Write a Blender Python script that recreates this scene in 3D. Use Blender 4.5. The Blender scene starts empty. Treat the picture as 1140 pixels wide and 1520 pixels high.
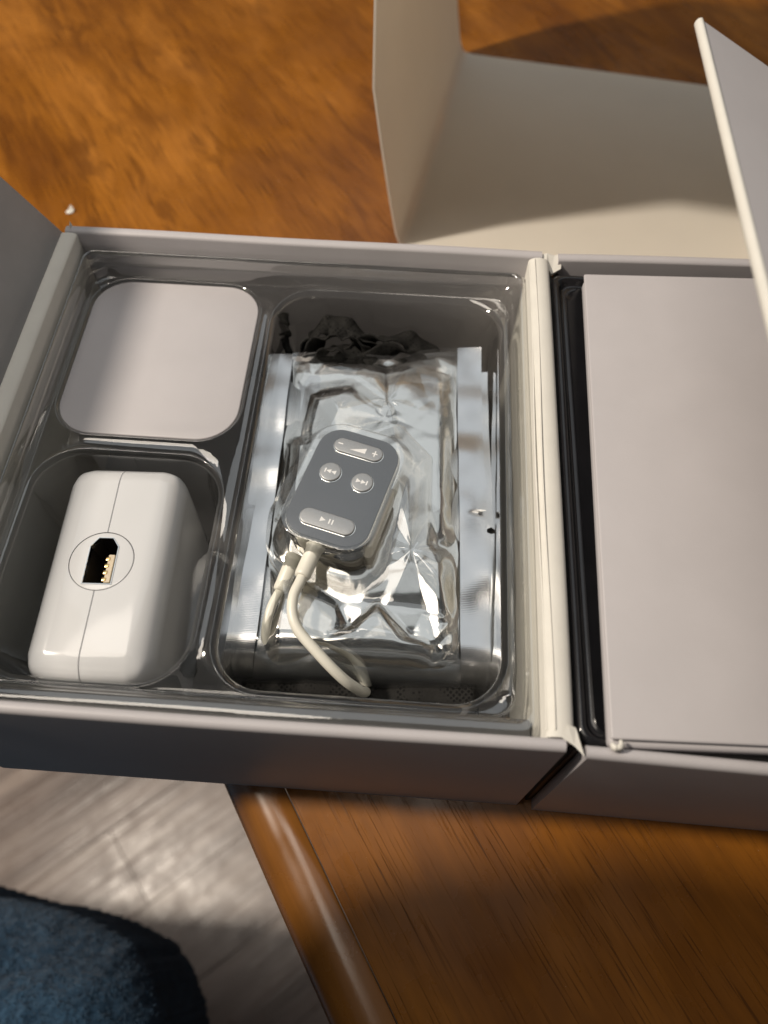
import bpy, bmesh, math, random
import numpy as np
from mathutils import Vector, Matrix
from mathutils.geometry import tessellate_polygon, delaunay_2d_cdt

random.seed(7)
rng = np.random.default_rng(11)
S = 0.001                                   # everything below is written in millimetres
scn = bpy.context.scene
COL = scn.collection

# ------------------------------------------------------------------ camera
cam_d = bpy.data.cameras.new("camera")
cam = bpy.data.objects.new("camera", cam_d)
COL.objects.link(cam)
scn.camera = cam
cam_d.sensor_fit = 'VERTICAL'
cam_d.sensor_height = 24.0
cam_d.lens = 1148.23 / 1520.0 * 24.0
cam_d.clip_start = 0.005
cam_d.clip_end = 50.0
_a, _b, _g = 0.518361, 0.0510154, 0.0184042
_R = Matrix.Rotation(_b, 3, 'Z') @ Matrix.Rotation(_a, 3, 'X') @ Matrix.Rotation(_g, 3, 'Z')
cam.matrix_world = Matrix.Translation(Vector((101.1, -35.73, 211.48)) * S) @ _R.to_4x4()
cam_d.dof.use_dof = True
cam_d.dof.focus_distance = 0.188
cam_d.dof.aperture_fstop = 18.13 / 2.4

# ------------------------------------------------------------------ world, lamps, exposure
w = bpy.data.worlds.new("World")
scn.world = w
w.use_nodes = True
bgn = w.node_tree.nodes["Background"]
bgn.inputs[0].default_value = (0.95, 0.98, 1.0, 1)
bgn.inputs[1].default_value = 0.05


def lamp(name, typ, loc, target, power, colour, size):
    l = bpy.data.lights.new(name, typ)
    l.energy = power
    l.color = colour
    if typ == 'AREA':
        l.shape = 'DISK'
        l.size = size * S
    else:
        l.shadow_soft_size = size * S
    o = bpy.data.objects.new(name, l)
    COL.objects.link(o)
    o.location = Vector(loc) * S
    d = (Vector(target) - Vector(loc)).normalized()
    o.rotation_euler = d.to_track_quat('-Z', 'Y').to_euler()
    return o


lamp("table_lamp", 'POINT', (-520, 40, 780), (60, 70, 50), 27.0, (1.0, 0.885, 0.745), 27)
lamp("ceiling_bounce_fill", 'AREA', (-60, 1350, 1900), (-60, 900, 0), 6.6, (0.92, 0.97, 1.0), 2200)  # added fill disc in place of light bounced off the ceiling
lamp("ceiling_glow", 'AREA', (-520, 140, 1880), (-520, 140, 0), 6.0, (1.0, 0.90, 0.78), 900)  # added disc imitating the lamp's glow on an unseen ceiling
scn.view_settings.view_transform = 'Standard'
scn.view_settings.look = 'None'
scn.view_settings.exposure = 0.40
scn.view_settings.gamma = 1.0
scn.cycles.transparent_max_bounces = 24
scn.cycles.max_bounces = 12
scn.cycles.sample_clamp_indirect = 4.0
scn.cycles.use_denoising = True
try:
    scn.cycles.denoiser = 'OPENIMAGEDENOISE'
except Exception:
    pass


# ------------------------------------------------------------------ materials
class NT:
    def __init__(self, name):
        self.m = bpy.data.materials.new(name)
        self.m.use_nodes = True
        self.t = self.m.node_tree
        self.b = self.t.nodes["Principled BSDF"]
        self.out = self.t.nodes["Material Output"]

    def n(self, typ, **kw):
        nd = self.t.nodes.new(typ)
        for k, v in kw.items():
            setattr(nd, k, v)
        return nd

    def l(self, a, b):
        self.t.links.new(a, b)

    def coord(self, scale=(1, 1, 1), rot=(0, 0, 0), kind='Object'):
        tc = self.n('ShaderNodeTexCoord')
        mp = self.n('ShaderNodeMapping')
        mp.inputs['Scale'].default_value = scale
        mp.inputs['Rotation'].default_value = rot
        self.l(tc.outputs[kind], mp.inputs[0])
        return mp.outputs[0]

    def noise(self, vec, scale, detail=4, rough=0.55, dist=0.0):
        nd = self.n('ShaderNodeTexNoise')
        nd.inputs['Scale'].default_value = scale
        nd.inputs['Detail'].default_value = detail
        nd.inputs['Roughness'].default_value = rough
        nd.inputs['Distortion'].default_value = dist
        self.l(vec, nd.inputs['Vector'])
        return nd.outputs['Fac']

    def ramp(self, fac, stops):
        r = self.n('ShaderNodeValToRGB')
        e = r.color_ramp.elements
        while len(e) < len(stops):
            e.new(0.5)
        for i, (p, c) in enumerate(stops):
            e[i].position = p
            e[i].color = (c[0], c[1], c[2], 1) if hasattr(c, '__len__') else (c, c, c, 1)
        self.l(fac, r.inputs[0])
        return r.outputs[0]

    def mix(self, fac, a, b, mode='MIX'):
        m = self.n('ShaderNodeMix', data_type='RGBA', blend_type=mode)
        for s, v in ((0, fac), (6, a), (7, b)):
            if isinstance(v, (int, float)):
                m.inputs[s].default_value = v
            elif isinstance(v, tuple):
                m.inputs[s].default_value = (*v, 1) if len(v) == 3 else v
            else:
                self.l(v, m.inputs[s])
        return m.outputs[2]

    def bump(self, h, strength, dist):
        b = self.n('ShaderNodeBump')
        b.inputs['Strength'].default_value = strength
        b.inputs['Distance'].default_value = dist
        self.l(h, b.inputs['Height'])
        self.l(b.outputs[0], self.b.inputs['Normal'])
        return b.outputs[0]

    def set(self, **kw):
        for k, v in kw.items():
            s = self.b.inputs[k.replace('_', ' ')]
            if isinstance(v, tuple):
                s.default_value = (*v, 1) if len(v) == 3 else v
            elif isinstance(v, (int, float)):
                s.default_value = v
            else:
                self.l(v, s)


def plain(name, col, rough=0.5, var=0.06, nscale=90, metal=0.0, spec=0.5, bumpd=0.0, bscale=2500, coat=0.0):
    """one colour with faint mottling, fibre-fine relief"""
    m = NT(name)
    v = m.coord()
    f = m.noise(v, nscale, 5)
    c2 = tuple(x * (1 - var) for x in col)
    m.set(Base_Color=m.mix(m.ramp(f, [(0.3, 0.0), (0.7, 1.0)]), c2, col), Roughness=rough, Metallic=metal)
    m.b.inputs['Specular IOR Level'].default_value = spec
    if coat:
        m.set(Coat_Weight=coat, Coat_Roughness=0.08)
    if bumpd:
        m.bump(m.noise(v, bscale, 3), 0.35, bumpd)
    return m.m


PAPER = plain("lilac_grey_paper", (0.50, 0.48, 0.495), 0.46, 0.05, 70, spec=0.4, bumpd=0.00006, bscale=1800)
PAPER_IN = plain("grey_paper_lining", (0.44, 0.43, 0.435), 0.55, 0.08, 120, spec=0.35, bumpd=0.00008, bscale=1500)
WHITE = plain("white_board", (0.74, 0.72, 0.665), 0.6, 0.06, 160, spec=0.3, bumpd=0.00008, bscale=1600)
CREAM = plain("uncoated_sleeve_board", (0.95, 0.915, 0.84), 0.62, 0.03, 60, spec=0.3, bumpd=0.00008, bscale=1500)
_t = CREAM.node_tree                        # thin board lets some light through
_tr = _t.nodes.new('ShaderNodeBsdfTranslucent')
_tr.inputs[0].default_value = (0.97, 0.91, 0.81, 1)
_mx = _t.nodes.new('ShaderNodeMixShader')
_mx.inputs[0].default_value = 0.33
_t.links.new(_t.nodes["Principled BSDF"].outputs[0], _mx.inputs[1])
_t.links.new(_tr.outputs[0], _mx.inputs[2])
_t.links.new(_mx.outputs[0], _t.nodes["Material Output"].inputs[0])
BLACKPL = plain("glossy_black_plastic", (0.012, 0.012, 0.014), 0.16, 0.3, 200, bumpd=0.00005, bscale=300)
WPLAST = plain("gloss_white_polycarbonate", (0.64, 0.645, 0.655), 0.12, 0.02, 40, bumpd=0.00003, bscale=150, coat=0.4)
WRUB = plain("white_cable_rubber", (0.80, 0.78, 0.69), 0.38, 0.04, 200)
CHROME = plain("polished_steel", (0.86, 0.85, 0.82), 0.07, 0.03, 100, metal=1.0)
GOLD = plain("gold_contact", (0.85, 0.60, 0.28), 0.25, 0.1, 500, metal=1.0)
BEIGE = plain("beige_contact_carrier", (0.62, 0.52, 0.38), 0.5, 0.15, 800)
DARKHOLE = plain("black_moulding_gap_shade", (0.012, 0.011, 0.010), 0.5, 0.3, 800)
PRINT = plain("pale_print", (0.80, 0.80, 0.80), 0.45, 0.02, 800)
CLIP = plain("milky_clip_plastic", (0.72, 0.71, 0.66), 0.2, 0.03, 300)


def anodised(name, col, rough):
    m = NT(name)
    v = m.coord()
    f = m.noise(v, 4200, 2)
    g = m.noise(v, 500, 4)
    sp = m.ramp(m.noise(v, 1400, 2), [(0.70, 0.0), (0.76, 0.45)])
    base = m.mix(m.ramp(f, [(0.35, 0), (0.65, 1)]), tuple(x * .82 for x in col), col)
    base = m.mix(sp, base, tuple(min(1, x * 1.9) for x in col))
    m.set(Base_Color=base, Metallic=0.55, Roughness=m.ramp(g, [(0.3, rough - .05), (0.7, rough + .08)]))
    m.bump(f, 0.25, 0.00008)
    return m.m


GREYBOARD = plain('dark_grey_board', (0.17, 0.165, 0.16), 0.7, 0.1, 150, spec=0.3)
FACE = anodised("dark_anodised_face", (0.075, 0.077, 0.084), 0.42)
BUTTON = anodised("brushed_grey_button", (0.40, 0.41, 0.42), 0.40)


def clear_plastic(name, tint, fres, rough, bumpd, bscale, haze=0.0, base=0.025):
    """thin clear sheet: see-through with its own reflections and a trace of haze"""
    m = NT(name)
    t = m.t
    tr = m.n('ShaderNodeBsdfTransparent')
    tr.inputs[0].default_value = (*tint, 1)
    gl = m.n('ShaderNodeBsdfGlossy')
    gl.inputs['Roughness'].default_value = rough
    gl.inputs[0].default_value = (1, 1, 1, 1)
    fr = m.n('ShaderNodeFresnel')
    fr.inputs['IOR'].default_value = 1.5
    mm = m.n('ShaderNodeMath', operation='MULTIPLY_ADD')
    mm.inputs[1].default_value = fres
    mm.inputs[2].default_value = base
    m.l(fr.outputs[0], mm.inputs[0])
    cl = m.n('ShaderNodeMath', operation='MINIMUM')
    cl.inputs[1].default_value = 0.7
    m.l(mm.outputs[0], cl.inputs[0])
    mx = m.n('ShaderNodeMixShader')
    m.l(cl.outputs[0], mx.inputs[0])
    src = tr.outputs[0]
    if haze:
        df = m.n('ShaderNodeBsdfDiffuse')
        df.inputs[0].default_value = (0.8, 0.8, 0.78, 1)
        hx = m.n('ShaderNodeMixShader')
        sc = m.ramp(m.noise(m.coord(), 260, 6, 0.7), [(0.35, haze * 0.5), (0.75, haze * 1.6)])
        m.l(sc, hx.inputs[0])
        m.l(tr.outputs[0], hx.inputs[1])
        m.l(df.outputs[0], hx.inputs[2])
        src = hx.outputs[0]
    m.l(src, mx.inputs[1])
    m.l(gl.outputs[0], mx.inputs[2])
    h = m.noise(m.coord(), bscale, 3, 0.5, 0.4)
    b = m.n('ShaderNodeBump')
    b.inputs['Strength'].default_value = 0.6
    b.inputs['Distance'].default_value = bumpd
    m.l(h, b.inputs['Height'])
    m.l(b.outputs[0], gl.inputs['Normal'])
    m.l(b.outputs[0], fr.inputs['Normal'])
    m.l(mx.outputs[0], m.out.inputs[0])
    t.nodes.remove(m.b)
    return m.m


BLISTER = clear_plastic("clear_blister_plastic", (0.90, 0.905, 0.895), 2.8, 0.045, 0.00022, 70, 0.012)
FILM = clear_plastic("clear_bag_film", (0.965, 0.97, 0.965), 1.7, 0.08, 0.00006, 120, 0.006, 0.08)


def foil(name, rough, weave, tint):
    m = NT(name)
    v = m.coord()
    f = m.noise(v, 140, 5, 0.6, 0.3)
    m.set(Base_Color=m.mix(m.ramp(f, [(.3, .4), (.7, .6)]), tuple(.84 * k for k in tint), tint), Metallic=1.0,
          Roughness=rough if weave else m.ramp(f, [(0.3, rough * .8), (0.7, rough * 1.2)]))
    if weave:
        wv = m.n('ShaderNodeTexWave', wave_type='BANDS', bands_direction='Y')
        wv.inputs['Scale'].default_value = 700
        wv.inputs['Distortion'].default_value = 1.5
        m.l(v, wv.inputs['Vector'])
        hh = m.mix(0.6, wv.outputs['Color'], m.noise(v, 1500, 2))
        m.bump(hh, 0.3, 0.00005)
    else:
        m.bump(m.noise(v, 90, 2, 0.5, 0.8), 0.4, 0.0003)
    return m.m


FOIL = foil("silver_foil", 0.085, False, (0.79, 0.775, 0.745))
SEAL = foil("embossed_silver_seal", 0.25, True, (0.66, 0.665, 0.67))


def mesh_cloth():
    m = NT("black_mesh_cloth")
    v = m.coord((1, 1, 1), (0, 0, math.radians(40)))
    vo = m.n('ShaderNodeTexVoronoi', feature='F1')
    vo.inputs['Scale'].default_value = 950
    vo.inputs['Randomness'].default_value = 0.25
    m.l(v, vo.inputs['Vector'])
    hole = m.ramp(vo.outputs['Distance'], [(0.22, 0.0), (0.42, 1.0)])
    f = m.noise(v, 1800, 3)
    col = m.mix(hole, (0.004, 0.004, 0.004), m.mix(f, (0.008, 0.008, 0.008), (0.024, 0.023, 0.021)))
    m.set(Base_Color=col, Roughness=0.8)
    m.b.inputs['Specular IOR Level'].default_value = 0.15
    m.bump(hole, 0.5, 0.0002)
    return m.m


MESH = mesh_cloth()


def wood(name, dark, mid, light, pores=True, rough=0.27, spec=0.30, coat=0.0, streak=0):
    """grain runs along the local x axis"""
    m = NT(name)
    c = m.coord((1, 1, 1))
    big = m.noise(m.coord((2.5, 22, 22) if streak else (6, 14, 14)), 1.0, 5, 0.55, .5 if streak else 1.3)
    blot = m.noise(m.coord((5, 60, 60) if streak else (17, 28, 28)), 1.0, 4, 0.5, .4 if streak else 1.4)
    fine = m.noise(m.coord((30, 420, 420)), 1.0, 5, 0.6, 0.3)
    base = m.ramp(big, [(0.30, dark), (0.5, mid), (0.72, light)])
    base = m.mix(m.ramp(blot, [(0.28, 0.40), (0.55, 0.0)]), base, dark)
    base = m.mix(m.ramp(fine, [(0.35, 0.22), (0.62, 0.0)]), base, tuple(x * .55 for x in dark))
    if pores:
        wisp = m.noise(m.coord((26, 120, 120)), 1.0, 5, 0.55, 1.0)
        wg = m.noise(m.coord((9, 22, 22)), 1.0, 3, 0.5, 0.8)
        wm = m.mix(1.0, m.ramp(wisp, [(0.47, 0.0), (0.60, 0.6)]), m.ramp(wg, [(0.42, 0.05), (0.60, 1.0)]), 'MULTIPLY')
        base = m.mix(wm, base, tuple(x * .75 for x in dark))
        pore = m.noise(m.coord((48, 1700, 1700)), 1.0, 2, 0.5, 0.1)
        gate = m.noise(m.coord((14, 60, 60)), 1.0, 3, 0.6, 0.0)
        gt = m.ramp(gate, [(0.34, 0.12), (0.60, 1.0)])
        pr = m.ramp(pore, [(0.57, 0.0), (0.67, 0.66)])
        pm = m.mix(1.0, pr, gt, 'MULTIPLY')
        base = m.mix(pm, base, tuple(x * .28 for x in dark))
        hh = m.mix(1.0, m.mix(0.3, (0.5, 0.5, 0.5), fine), pm, 'SUBTRACT')
        m.bump(hh, 0.35, 0.00022)
    else:
        m.bump(m.noise(m.coord((6, 130, 130)), 1.0, 4, 0.6) if streak else fine, 0.5 if streak else 0.12, 0.0012 if streak else 0.0001)
    dust = m.ramp(m.noise(c, 900, 2, 0.5), [(0.77, 0.0), (0.80, 0.5)])
    base = m.mix(dust, base, (0.55, 0.45, 0.34))
    rg = m.ramp(m.noise(c, 45, 5), [(0.3, rough - .06), (0.7, rough + .10)])
    m.set(Base_Color=base, Roughness=rg, Coat_Weight=coat, Coat_Roughness=0.16)
    m.b.inputs['Specular IOR Level'].default_value = spec
    return m.m


WOOD = wood("varnished_table_wood", (0.140, 0.044, 0.004), (0.270, 0.096, 0.0085), (0.47, 0.185, 0.029))
WOODEDGE = wood("varnished_edge_wood", (0.19, 0.072, 0.012), (0.27, 0.106, 0.019), (0.34, 0.145, 0.032), False, 0.22, 0.6, 0.7)
FLOORW = wood("pale_floor_laminate", (0.14, 0.10, 0.083), (0.31, 0.235, 0.20), (0.55, 0.44, 0.375), False, 0.30, 0.7, 0.0, 1)


def fleece_mat():
    m = NT("blue_fleece")
    v = m.coord()
    f = m.noise(v, 260, 6, 0.7, 0.6)
    g = m.noise(v, 30, 4)
    base = m.ramp(f, [(0.30, (0.014, 0.036, 0.068)), (0.55, (0.036, 0.083, 0.146)), (0.78, (0.085, 0.165, 0.26))])
    base = m.mix(m.ramp(g, [(0.35, 0.45), (0.65, 0.0)]), base, (0.018, 0.036, 0.064))
    m.set(Base_Color=base, Roughness=0.95)
    m.b.inputs['Sheen Weight'].default_value = 0.12
    m.b.inputs['Specular IOR Level'].default_value = 0.1
    m.bump(f, 0.9, 0.0022)
    return m.m


FLEECE = fleece_mat()


# ------------------------------------------------------------------ object helpers (mm)
def thing(name, label, cat, loc=(0, 0, 0), rz=0.0, group=None):
    o = bpy.data.objects.new(name, None)
    COL.objects.link(o)
    o.empty_display_size = 0.01
    o.location = Vector(loc) * S
    o.rotation_euler = (0, 0, rz)
    o['label'] = label
    o['category'] = cat
    if group:
        o['group'] = group
    o['_base'] = [float(x) for x in loc]
    return o


def base_of(p):
    while p is not None and p.parent is not None:
        p = p.parent
    return Vector(p['_base']) if p is not None and '_base' in p else Vector((0, 0, 0))


def mesh(name, V, F, mat, parent=None, smooth=False, local=False, angle=40):
    """V in mm; world coordinates unless local=True (then relative to the top-level thing)"""
    off = Vector((0, 0, 0)) if (local or parent is None) else base_of(parent)
    me = bpy.data.meshes.new(name)
    me.from_pydata([((v[0] - off.x) * S, (v[1] - off.y) * S, (v[2] - off.z) * S) for v in V], [], [list(f) for f in F])
    me.validate()
    bm = bmesh.new()
    bm.from_mesh(me)
    bmesh.ops.recalc_face_normals(bm, faces=bm.faces)
    bm.to_mesh(me)
    bm.free()
    return link(name, me, mat, parent, smooth, angle)


def link(name, me, mat, parent, smooth, angle=40):
    me.materials.append(mat)
    if smooth:
        for p in me.polygons:
            p.use_smooth = True
        try:
            me.set_sharp_from_angle(angle=math.radians(angle))
        except Exception:
            pass
    o = bpy.data.objects.new(name, me)
    COL.objects.link(o)
    if parent is not None:
        o.parent = parent
    return o


def hexa(P, r=0.6, seg=3):
    """bevelled slab from 8 corner points (0-3 bottom loop, 4-7 top loop); returns V, F"""
    bm = bmesh.new()
    vs = [bm.verts.new(p) for p in P]
    for f in ((0, 3, 2, 1), (4, 5, 6, 7), (0, 1, 5, 4), (1, 2, 6, 5), (2, 3, 7, 6), (3, 0, 4, 7)):
        bm.faces.new([vs[i] for i in f])
    if r > 0:
        bmesh.ops.bevel(bm, geom=list(bm.edges), offset=r, segments=seg, profile=0.5, affect='EDGES', clamp_overlap=True)
    bm.verts.ensure_lookup_table()
    bm.verts.index_update()
    V = [tuple(v.co) for v in bm.verts]
    F = [tuple(v.index for v in f.verts) for f in bm.faces]
    bm.free()
    return V, F


def box(name, x0, x1, y0, y1, z0, z1, mat, parent, r=0.6, seg=3, local=False):
    P = [(x0, y0, z0), (x1, y0, z0), (x1, y1, z0), (x0, y1, z0), (x0, y0, z1), (x1, y0, z1), (x1, y1, z1), (x0, y1, z1)]
    V, F = hexa(P, r, seg)
    return mesh(name, V, F, mat, parent, True, local)


def slab(name, quad, d, mat, parent, r=0.6, seg=3):
    """quad: four points of one face; d: thickness vector"""
    d = Vector(d)
    P = [tuple(Vector(q)) for q in quad] + [tuple(Vector(q) + d) for q in quad]
    V, F = hexa(P, r, seg)
    return mesh(name, V, F, mat, parent, True)


def rrect(x0, x1, y0, y1, r, n=8):
    pts = []
    for cx, cy, a0 in ((x1 - r, y1 - r, 0), (x0 + r, y1 - r, 90), (x0 + r, y0 + r, 180), (x1 - r, y0 + r, 270)):
        for i in range(n + 1):
            a = math.radians(a0 + 90 * i / n)
            pts.append((cx + r * math.cos(a), cy + r * math.sin(a)))
    return pts


def rings(L, cap_first=False, cap_last=True):
    """L: list of equal-length 3D loops"""
    V, F = [], []
    n = len(L[0])
    for lp in L:
        V += lp
    for k in range(len(L) - 1):
        for i in range(n):
            j = (i + 1) % n
            F.append((k * n + i, k * n + j, (k + 1) * n + j, (k + 1) * n + i))
    if cap_first:
        F.append(tuple(range(n))[::-1])
    if cap_last:
        F.append(tuple((len(L) - 1) * n + i for i in range(n)))
    return V, F


def loop(x0, x1, y0, y1, r, z, n=8):
    return [(p[0], p[1], z) for p in rrect(x0, x1, y0, y1, max(r, .05), n)]


def pill(x0, x1, y0, y1, r, z0, z1, e=0.3, n=8, seg=4):
    """rounded-rectangle prism with a rounded top edge"""
    L = [loop(x0, x1, y0, y1, r, z0, n), loop(x0, x1, y0, y1, r, z1 - e, n)]
    for i in range(1, seg + 1):
        a = math.pi / 2 * i / seg
        q = e * (1 - math.cos(a))
        L.append(loop(x0 + q, x1 - q, y0 + q, y1 - q, r - q, z1 - e + e * math.sin(a), n))
    return rings(L, True, True)


def spline(P, per=10):
    P = [np.array(p, float) for p in P]
    out = []
    for i in range(len(P) - 1):
        p0 = P[max(i - 1, 0)]
        p1, p2 = P[i], P[i + 1]
        p3 = P[min(i + 2, len(P) - 1)]
        for k in range(per):
            t = k / per
            out.append(0.5 * ((2 * p1) + (-p0 + p2) * t + (2 * p0 - 5 * p1 + 4 * p2 - p3) * t * t + (-p0 + 3 * p1 - 3 * p2 + p3) * t ** 3))
    out.append(P[-1])
    return out


def tube(P, R, n=14, squash=1.0, caps=True, twist=0.0, jitter=0.0):
    """tube through points; R number or list; squash flattens along the frame's second axis"""
    m = len(P)
    if not hasattr(R, '__len__'):
        R = [R] * m
    L = []
    up = np.array((0, 0, 1.0))
    for i in range(m):
        t = P[min(i + 1, m - 1)] - P[max(i - 1, 0)]
        t = t / (np.linalg.norm(t) + 1e-9)
        if i == 0:
            a = np.cross(t, up)
            if np.linalg.norm(a) < 1e-3:
                a = np.array((1.0, 0, 0))
        else:
            a = a - t * a.dot(t)
        a = a / np.linalg.norm(a)
        b = np.cross(t, a)
        lp = []
        for k in range(n):
            th = 2 * math.pi * k / n + twist * i
            rr = R[i] * (1 + jitter * (rng.random() - .5))
            q = P[i] + a * rr * math.cos(th) + b * rr * squash * math.sin(th)
            lp.append(tuple(q))
        L.append(lp)
    return rings(L, caps, caps)


def grid(nx, ny, fn):
    """fn(u array, v array) -> x,y,z arrays (u along x)"""
    u, v = np.meshgrid(np.linspace(0, 1, nx), np.linspace(0, 1, ny))
    x, y, z = fn(u, v)
    V = list(zip(x.ravel().tolist(), y.ravel().tolist(), z.ravel().tolist()))
    F = []
    for j in range(ny - 1):
        for i in range(nx - 1):
            a = j * nx + i
            F.append((a, a + 1, a + nx + 1, a + nx))
    return V, F


def thicken(V, F, d):
    """closed sheet: a copy below at distance d plus a rim"""
    n = len(V)
    V2 = list(V) + [(p[0], p[1], p[2] - d) for p in V]
    F2 = list(F) + [tuple(n + i for i in f[::-1]) for f in F]
    cnt = {}
    for f in F:
        for i in range(len(f)):
            e = (f[i], f[(i + 1) % len(f)])
            cnt[e] = cnt.get(e, 0) + 1
    for (a, b) in list(cnt):
        if (b, a) not in cnt:
            F2.append((b, a, n + a, n + b))
    return V2, F2


def noise2(x, y, f, seed):
    """smooth value noise, arrays in mm, f cycles per mm"""
    r = np.random.default_rng(seed)
    T = r.random((64, 64))
    X, Y = x * f + 100, y * f + 100
    i, j = np.floor(X).astype(int), np.floor(Y).astype(int)
    a, b = X - i, Y - j
    a, b = a * a * (3 - 2 * a), b * b * (3 - 2 * b)
    g = lambda p, q: T[p % 64, q % 64]
    return (g(i, j) * (1 - a) + g(i + 1, j) * a) * (1 - b) + (g(i, j + 1) * (1 - a) + g(i + 1, j + 1) * a) * b


# ------------------------------------------------------------------ floor
floor = bpy.data.objects.new("floor", None)
COL.objects.link(floor)
floor['kind'] = 'structure'
floor.location = (0, 0, -0.760)
floor.rotation_euler = (0, 0, math.radians(40))
box("subfloor", -2600, 2600, -2600, 2600, -20, -8, FLOORW, floor, 0, 1, True)
PW, PL = 96.0, 900.0
for r_ in range(-12, 12):
    o_ = (r_ * 377) % 900
    for c_ in range(-2, 2):
        dz = rng.normal() * 0.25
        box("floor_plank", c_ * PL + o_ - 500, c_ * PL + o_ - 500 + PL - 0.4, r_ * PW, r_ * PW + PW - 0.5,
            -7.8, 0 + dz, FLOORW, floor, 0.5, 1, True)

# ------------------------------------------------------------------ table
TA = math.atan2(-0.837, 0.547)              # local x runs along the table's edge, local y runs inward
tn = (0.837 * 62.4, 0.547 * 62.4)
table = thing("table", "brown varnished wood table with a rounded edge under the opened box", "table", (tn[0], tn[1], 0), TA)
box("tabletop", -760, 640, 0.25, 900, -22, 0, WOOD, table, 0.35, 2, True)
prof = [(-0.05, -22), (-0.05, -0.25), (-0.5, 0.02), (-3, 0.05)]
for i in range(13):
    a = math.radians(90 + 180 * i / 12)
    prof.append((-4.4 + 9.8 * math.cos(a), -11 + 11.05 * math.sin(a)))
prof.append((-3, -22))
xs = np.linspace(-760, 640, 141)
L = [[(x, p[0], p[1]) for p in prof] for x in xs]
V, F = rings(L, True, True)
mesh("edge_moulding", V, F, WOODEDGE, table, True, True, 50)
for lx, ly in ((-700, 60), (580, 60), (-700, 840), (580, 840)):
    L = [loop(lx - 18 - h * 8, lx + 18 + h * 8, ly - 18 - h * 8, ly + 18 + h * 8, 6, -759.5 + 737 * h, 3) for h in (0, .5, 1)]
    V, F = rings(L, True, True)
    mesh("leg", V, F, WOODEDGE, table, True, True)

# ------------------------------------------------------------------ opened box: two trays, spine, two lids
HZ = 61.2
pbox = thing("gift_box", "lilac grey cardboard box opened like a book, two trays side by side", "box", (138, 68, 0))
# left tray
box("base", 1.0, 134.4, 1.0, 135.8, 0.2, 2.0, PAPER_IN, pbox, 0.2, 1)


def wall_profile(name, A, B, out, t, h, mat, rt=1.25, bulge=0.0, nseg=24, z0=0.15, corr=0.0):
    """upright board from A to B (outer foot line), thickness t to the side opposite 'out', rounded top"""
    A, B, out = Vector(A), Vector(B), Vector(out).normalized()
    pf = [(0, z0), (0, h - rt)]
    for i in range(1, 8):
        a = math.pi * i / 8
        pf.append((-t / 2 + t / 2 * math.cos(a), h - rt + rt * math.sin(a)))
    pf += [(-t, h - rt), (-t, z0)]
    L = []
    for k in range(nseg + 1):
        s = k / nseg
        q = A.lerp(B, s)
        bl = bulge * math.sin(math.pi * s)
        dz = corr * math.sin(s * 9.0) * 0.5
        L.append([(q.x + out.x * (p[0] + bl * min(1, p[1] / h)), q.y + out.y * (p[0] + bl * min(1, p[1] / h)), p[1] + dz * (p[1] / h)) for p in pf])
    V, F = rings(L, True, True)
    return mesh(name, V, F, mat, pbox, True, angle=50)


wall_profile("front_wall", (0, 0, 0), (135, 0, 0), (0, -1, 0), 2.6, HZ, PAPER, 1.3, 0.25, corr=.25)
wall_profile("back_wall", (135, 136.8, 0), (1.2, 136.8, 0), (0, 1, 0), 3.0, HZ, PAPER, 0.9, 0.1, corr=.3)
wall_profile("side_wall", (0, 133.7, 0), (0, 2.7, 0), (-1, 0, 0), 4.7, HZ - 0.2, WHITE, 0.7, 0.1, corr=.2)
o = wall_profile("side_wall", (136.9, 2.7, 0), (136.9, 133.7, 0), (1, 0, 0), 5.6, HZ - 0.2, WHITE, 1.6, 0.25, corr=.4)
# grooves and loose paper edges running along the white spine wall
for xx, zz, rr, off in ((131.5, 59.9, .26, .0), (132.9, 60.85, .22, .4)):
    P = [np.array((xx + .22 * math.sin(y * .07 + off), y, zz + .1 * math.sin(y * .05 + off * 2))) for y in np.linspace(4, 133, 60)]
    V, F = tube(P, rr, 8, 1.4)
    mesh("paper_fold", V, F, WHITE, pbox, True, angle=60)
# white web of board at both ends of the spine
for (ya, yb) in ((0.0, 3.6), (132.9, 136.2)):
    ymid = (ya + yb) / 2
    if ya < 1:
        V = [(134.2, 2.6, 61.0), (136.6, 1.2, 60.8), (138.4, -0.7, 60.9), (139.2, -0.9, 60.0), (138.3, 1.2, 58.0), (137.1, 4.8, 60.6), (135.5, 5.2, 61.1), (136.9, 2.6, 58.0)]
        F = [(0, 1, 7), (1, 2, 3, 4), (1, 4, 7), (0, 7, 5, 6), (7, 4, 5), (0, 6, 1), (1, 6, 5, 2), (2, 5, 4, 3)]
        mesh("spine_web", V, F, WHITE, pbox, False)
    else:
        V = [(135.0, 135.6, 60.6), (136.4, 135.9, 60.9), (138.4, 135.6, 60.5), (140.5, 136.0, 61.0), (140.4, 132.2, 59.0), (138.0, 131.0, 58.0), (136.2, 132.2, 59.6)]
        F = [(0, 1, 6), (1, 2, 5, 6), (2, 3, 4, 5)]
        V, F = thicken(V, F, 0.7)
        mesh("spine_web", V, F, WHITE, pbox, False)
box("inner_liner", 5.0, 130.6, 2.9, 9.5, 2.2, 47.4, GREYBOARD, pbox, 0.5, 2)
box("spine", 137.25, 138.3, 1.4, 134.6, 0.2, 57.0, DARKHOLE, pbox, 0.15, 1)  # black board fills the gap between the trays, standing in for its shade
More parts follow.
